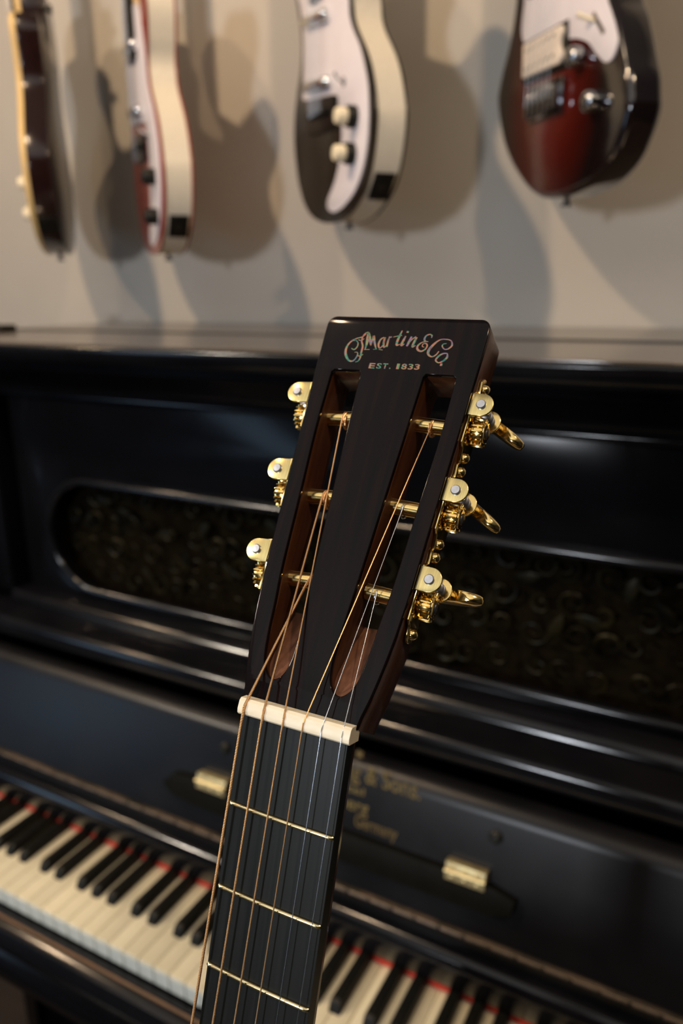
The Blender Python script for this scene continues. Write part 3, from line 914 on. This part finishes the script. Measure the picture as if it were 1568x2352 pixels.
obj('back_pad', tube([(base.x - 0.06, back.y, back.z), (base.x + 0.06, back.y, back.z)], 0.010), 'powder_black', GS)


# ------------------------------------------------------------------ electric guitars on the wall
# local frame: x to the right of the face, y into the body (face at y = 0), z up from the bottom of the body; mm
FACE = Matrix(((1, 0, 0, 0), (0, 0, 1, 0), (0, 1, 0, 0), (0, 0, 0, 1)))


def fshape(loops, y0, y1, bevel=0.0, seg=2):
    return mm(xf(shape(loops, y0, y1, bevel, seg), FACE))


def sm(pts, n=4):
    return [(p.x, p.y) for p in catmull([(a, b) for a, b in pts], n)]


def hang(name, label, loc, psi):
    return thing(name, label, 'guitar', loc, (0, 0, -radians(psi)), 'electric guitars hanging on the wall')


def neck_parts(g, cx, z0, y0, ywood, headmat, z1=860, w=27):
    """neck, fingerboard, headstock, six pegs"""
    V = [(cx - w, z0), (cx + w, z0), (cx + w - 6, z1), (cx - w + 6, z1)]
    obj('neck', fshape([V], y0 + 2, y0 + 22, 6, 3), ywood, g)
    bd = obj('fingerboard', fshape([V], y0 - 5, y0 + 2, 0.8), 'fretboard', g)
    hd = [(cx - 22, z1 - 4), (cx + 22, z1 - 4), (cx + 34, z1 + 30), (cx + 40, z1 + 150), (cx + 10, z1 + 172), (cx - 34, z1 + 160), (cx - 34, z1 + 30)]
    h = obj('headstock', fshape([sm(hd, 3)], y0 + 4, y0 + 18, 1.5), headmat, g)
    for kk in range(3):
        for s in (-1, 1):
            obj('tuning_peg', mm(xf(lathe([(3, 0), (3, 14), (8, 16), (8, 24)], 12, 'X'), Matrix.Translation((cx + s * 36, y0 + 11, z1 + 45 + kk * 36)) @ Matrix.Diagonal((s, 0.4, 1, 1)))), 'chrome', h)


def estrings(g, cx, za, zb, y, n=6, sp=10.4):
    for kk in range(n):
        xx = cx + (kk - (n - 1) / 2) * sp
        obj('string', mm(tube([(xx, y, za), (cx + (kk - (n - 1) / 2) * sp * 0.7, y, zb)], 0.4, 5)), 'plain_steel', g)


def strap_button(g, x, y, z, down=True):
    obj('strap_button', mm(xf(lathe([(5, 0), (3.2, 3), (3.2, 6), (6.5, 9), (6.5, 12)], 16), Matrix.Translation((x, y, z)) @ (Matrix.Rotation(pi, 4, 'X') if down else Matrix.Identity(4)))), 'dark_steel', g)


OUT3 = [(-10, 1), (-44, 5), (-84, 16), (-112, 32), (-130, 49), (-146, 73), (-156, 102), (-162, 133), (-160, 162), (-152, 185), (-140, 209), (-124, 232), (-116, 256), (-118, 282), (-128, 312), (-140, 345),
        (-142, 380), (-126, 412), (-98, 414), (-74, 392), (-52, 356), (-30, 340), (26, 336), (44, 350), (62, 380), (84, 392), (104, 376), (108, 340), (98, 305), (86, 278), (88, 251), (98, 233), (114, 215),
        (130, 197), (143, 178), (153, 156), (159, 136), (162, 117), (159, 94), (152, 72), (142, 53), (126, 35), (100, 19), (68, 6), (30, 0)]
GUARD3 = [(-120, 340), (-112, 318), (-104, 296), (-99, 265), (-102, 228), (-106, 202), (-106, 187), (-40, 177), (32, 166), (38, 153), (46, 143), (50, 112), (39, 79), (20, 54), (-8, 33), (-8, 21), (14, 14), (46, 17),
          (84, 29), (108, 44), (126, 64), (138, 91), (142, 120), (140, 144), (136, 162), (124, 188), (110, 210), (90, 232), (78, 253), (76, 280), (70, 310), (40, 330), (-60, 340)]


LAY3 = dict(guard=GUARD3, pick=(277, 192), bridge=152, knobs=((98, 126), (90, 82)))
LAY2 = dict(guard=[(a, b + (34 if (a < 52 and b > 70) else 12 if (a < 45 and b > 40) else 0)) for a, b in GUARD3], pick=(322, 226), bridge=172, knobs=((92, 112), (92, 54)))


def hardtop(name, label, loc, psi, topm, knobm, two_tone, lay):
    """hollow guitar with a coloured hardboard top, cream wrapped edge, white guard and two tube pickups"""
    g = hang(name, label, loc, psi)
    O = sm(OUT3)
    obj('body_edge', fshape([inset(O if parea(O) > 0 else O[::-1], 1.2)], 2.5, 43.0), 'cream_side', g)
    obj('top', fshape([O], 0.0, 3.4, 1.2), topm, g)
    obj('back', fshape([O], 42.0, 45.5, 1.0), topm, g)
    gd = obj('pickguard', fshape([sm(lay['guard'], 3)], -2.4, 0.0, 0.6), 'white_guard', g)
    for (xa, za), (xb, zb) in (((-76, lay['pick'][0] + 6), (8, lay['pick'][0] - 6)), ((-72, lay['pick'][1] + 5), (12, lay['pick'][1] - 5))):
        d = Vector((xb - xa, 0, zb - za)).normalized()
        a = Vector((xa, -7, za)); b = Vector((xb, -7, zb))
        pth = [a - d * 5, a - d * 3, a, b, b + d * 3, b + d * 5]
        obj('pickup', mm(tube(pth, [2, 6.5, 8, 8, 6.5, 2], 16)), 'chrome', g)
    br = obj('bridge', fshape([[(-88, lay['bridge'] - 18), (18, lay['bridge'] - 28), (27, lay['bridge'] + 14), (-82, lay['bridge'] + 26)]], -5.0, 0.0, 1.2), 'dark_steel', g)
    obj('saddle', mm(xf(box(-50, 34, -12, -4, -4, 4, 1.5), Matrix.Translation((-24, 0, lay['bridge'])) @ Matrix.Rotation(radians(-5), 4, 'Y').inverted())), 'fretboard', br)
    for kx, kz in lay['knobs']:
        if two_tone:
            kb = obj('knob', mm(xf(lathe([(14, 0), (14, -11), (12.5, -13)], 22, 'Y'), Matrix.Translation((kx, -2.4, kz)))), 'black_plastic', g)
            obj('knob_cap', mm(xf(lathe([(10.5, -12), (10.5, -25), (9, -27.5), (5, -28.5)], 22, 'Y'), Matrix.Translation((kx, -2.4, kz)))), 'cream', kb)
        else:
            obj('knob', mm(xf(lathe([(12.5, 0), (12.5, -14), (10.5, -16), (10, -20)], 22, 'Y'), Matrix.Translation((kx, -2.4, kz)))), knobm, g)
    obj('selector_switch', mm(join(tube([(62, -2, 176), (62, -9, 178), (66, -18, 184)], [2.4, 2.0, 2.6], 10), lathe([(6, -3.2), (6, -2.4)], 14, 'Y') if False else xf(lathe([(6, -3.4), (6, -2.4)], 14, 'Y'), Matrix.Translation((62, 0, 176))))), 'chrome', g)
    # jack plate on the lower right of the edge
    a = radians(-37)
    jp = obj('jack_plate', mm(xf(box(-20, 20, -15, 15, -1.4, 1.4, 0.8), Matrix.Translation((129.0, 23, 37.0)) @ Matrix.Rotation(radians(-48), 4, 'Y'))), 'black_plastic', g)
    obj('jack_socket', mm(xf(lathe([(6, -1), (6, 3), (3.5, 3.5)], 16), Matrix.Translation((129.0, 23, 37.0)) @ Matrix.Rotation(radians(131), 4, 'Y'))), 'dark_steel', jp)
    strap_button(g, 14, 23, 2)
    estrings(g, -26, 150, 860, -14, 6, 9.0)
    neck_parts(g, -26, 300, -4, 'maple', topm)
    return g


def place(px_loc):
    return px_loc


hardtop('electric_guitar', 'black-topped electric guitar with cream edge, white pickguard and two cream knobs', (0.1317, 0.5521, 1.5795), 39.5, 'black_satin', 'cream', True, LAY3)
hardtop('electric_guitar', 'red-topped electric guitar with cream edge, white pickguard and two black knobs', (-0.2134, 0.5450, 1.5444), 40.0, 'red_top', 'black_plastic', False, LAY2)

# double-cut guitar with a red sunburst top
g4 = hang('electric_guitar', 'glossy red and black sunburst electric guitar with white pickguard and chrome knobs', (0.4532, 0.552, 1.5928), 46)
OUT4 = [(-10, 3), (-34, 9), (-58, 20), (-82, 36), (-110, 59), (-134, 86), (-148, 111), (-158, 134), (-162, 152), (-158, 166), (-148, 188), (-134, 211), (-124, 237), (-119, 265), (-122, 300), (-134, 345), (-136, 390),
        (-120, 424), (-96, 428), (-72, 400), (-48, 358), (-28, 344), (28, 336), (48, 334), (70, 352), (92, 378), (112, 376), (122, 345), (116, 295), (106, 250), (106, 220), (114, 195), (126, 177), (136, 157), (148, 129),
        (156, 111), (160, 92), (162, 78), (158, 63), (150, 48), (140, 33), (124, 20), (98, 8), (68, 3), (36, 0)]
O4 = sm(OUT4)
obj('body', fshape([O4], 0.0, 44.0, 9.0, 5), 'burst', g4, 60)
GUARD4 = [(-100, 300), (-92, 275), (-85, 252), (-88, 233), (-88, 213), (-72, 197), (-20, 196), (12, 195), (26, 193), (30, 177), (48, 172), (72, 162), (86, 151), (100, 139), (112, 131), (124, 131), (131, 140), (132, 149), (124, 166), (114, 182), (104, 200), (100, 240), (108, 290), (110, 335), (90, 345), (60, 322), (30, 318), (-40, 322), (-75, 345), (-98, 335)]
obj('pickguard', fshape([sm(GUARD4, 3)], -2.4, 0.2, 0.6), 'white_guard', g4)
hr = obj('pickup_ring', fshape([[(-76, 150), (36, 146), (30, 197), (-78, 200)]], -4.5, 0.0, 1.0), 'black_plastic', g4)
hb = [(-70, 156), (20, 152)] + arc(20, 160, 8, -90, 60, 5) + [(21, 172)] + arc(18, 186, 8, -60, 90, 5) + [(-72, 196)]
hbo = obj('pickup', fshape([hb], -8.5, 0.0, 1.2), 'ivory_plastic', g4)
for kk in range(6):
    for zz in (164, 186):
        obj('pole_piece', mm(xf(lathe([(2.2, 0), (2.2, -1.0)], 10, 'Y'), Matrix.Translation((-60 + kk * 13.5, -8.5, zz)))), 'dark_chrome', hbo)
obj('pickup', fshape([[(-74, 250), (10, 246), (10, 262), (-74, 266)]], -7.5, 0.0, 2.0), 'white_guard', g4)
bp = obj('bridge', fshape([[(-56, 100), (30, 97), (30, 137), (-54, 142)]], -6.0, 0.0, 1.0), 'dark_chrome', g4)
for kk in range(6):
    sd = obj('saddle', mm(box(-52 + kk * 13.4, -41 + kk * 13.4, -13, -6, 104, 130, 1.2)), 'dark_chrome', bp)
for kx, kz in ((60, 149), (100, 94)):
    obj('knob', mm(xf(lathe([(12, 0), (12, -14), (10.5, -17), (6, -19)], 24, 'Y'), Matrix.Translation((kx, 0, kz)))), 'dark_chrome', g4)
obj('selector_switch', mm(tube([(84, -2, 180), (80, -10, 184), (74, -18, 188)], [2.5, 2.2, 3.4], 10)), 'cream', g4)
obj('selector_slot', fshape([[(80, 186), (84, 189), (108, 163), (104, 160)]], -2.9, -2.3), 'hinge', g4)
strap_button(g4, 10, 22, 3)
estrings(g4, -18, 118, 860, -14, 6, 11.5)
neck_parts(g4, -14, 320, -4, 'maple', 'maple')

# single-cut guitar seen from its side
g1 = hang('electric_guitar', 'dark cherry single-cut electric guitar seen edge-on with cream binding', (-0.4700, 0.5450, 1.5526), 48.8)
OUT1 = [(0, 0), (-44, 4), (-84, 16), (-112, 32), (-134, 54), (-150, 80), (-160, 110), (-164, 140), (-158, 170), (-146, 196), (-128, 226), (-116, 256), (-114, 286), (-122, 320), (-134, 352), (-134, 388), (-116, 418), (-80, 434), (-34, 434), (28, 428), (30, 356),
        (44, 340), (70, 344), (96, 362), (116, 360), (122, 336), (116, 305), (112, 280), (114, 256), (128, 226), (146, 196), (158, 170), (164, 140), (160, 110), (150, 80), (134, 54), (112, 32), (84, 16), (44, 4)]
O1 = sm(OUT1)
obj('body', fshape([O1], 5.0, 42.0, 3.0, 3), 'walnut', g1, 50)
obj('binding', fshape([O1], 0.0, 6.0, 0.8), 'binding', g1, 50)
O1i = O1 if parea(O1) > 0 else O1[::-1]
obj('top', fshape([inset(O1i, 4.0)], -4.0, 0.2, 3.0, 3), 'binding', g1, 50)
for kx, kz in ((70, 120), (120, 108), (56, 72), (100, 62)):
    obj('knob', mm(xf(lathe([(11, 0), (9, -13), (8, -14)], 20, 'Y'), Matrix.Translation((kx, -3.5, kz)))), 'cream', g1)
obj('bridge', mm(box(-40, 40, -18, -3, 150, 164, 2)), 'dark_steel', g1)
obj('tailpiece', mm(box(-48, 48, -16, -3, 108, 122, 3)), 'dark_steel', g1)
for zz in (205, 255):
    obj('pickup', mm(box(-36, 36, -12, -3, zz, zz + 36, 2)), 'gold', g1)
jx = obj('jack_plate', mm(xf(box(-16, 16, -16, 16, -1, 1, 0.6), Matrix.Translation((126.5, 24, 44)) @ Matrix.Rotation(radians(-45), 4, 'Y'))), 'black_plastic', g1)
strap_button(g1, 0, 23, 1)
obj('strap_button', mm(xf(lathe([(5, 0), (3.2, 3), (3.2, 6), (7.5, 9), (7.5, 13)], 16, 'Y'), Matrix.Translation((22, 42, 395)))), 'dark_steel', g1)
estrings(g1, 0, 115, 860, -16, 6, 10)
neck_parts(g1, 0, 380, -4, 'walnut', 'walnut')

# wall hangers above the frame
for gname, gg, cx in (('black-topped', bpy.data.objects['electric_guitar'], -26), ('red-topped', bpy.data.objects['electric_guitar.001'], -26), ('sunburst', g4, -14), ('dark cherry', g1, 0)):
    hpt = Matrix.Translation(gg.location) @ Matrix.Rotation(gg.rotation_euler.z, 4, 'Z') @ Vector((cx * MM, 0.008, 0.872))
    hg = thing('wall_hanger', 'black wall hanger holding the headstock of the %s guitar' % gname, 'hanger', (hpt.x, WALL_Y, hpt.z), (0, 0, 0), 'guitar wall hangers')
    dy = hpt.y - WALL_Y
    obj('base_plate', box(-0.03, 0.03, -0.012, 0.0, -0.05, 0.05, 0.003), 'powder_black', hg)
    obj('arm', tube([(0, -0.01, 0), (0, dy + 0.05, 0)], 0.006), 'powder_black', hg)
    ps = gg.rotation_euler.z
    for s in (-1, 1):
        bx, by = s * 0.034 * cos(ps), s * 0.034 * sin(ps)
        fx, fy = sin(ps) * 0.05, -cos(ps) * 0.05
        obj('prong', tube([(0, dy + 0.05, 0), (bx - fx * 0.4, dy + by - fy * 0.4, -0.004), (bx + fx, dy + by + fy, 0.0)], 0.006), 'powder_black', hg)
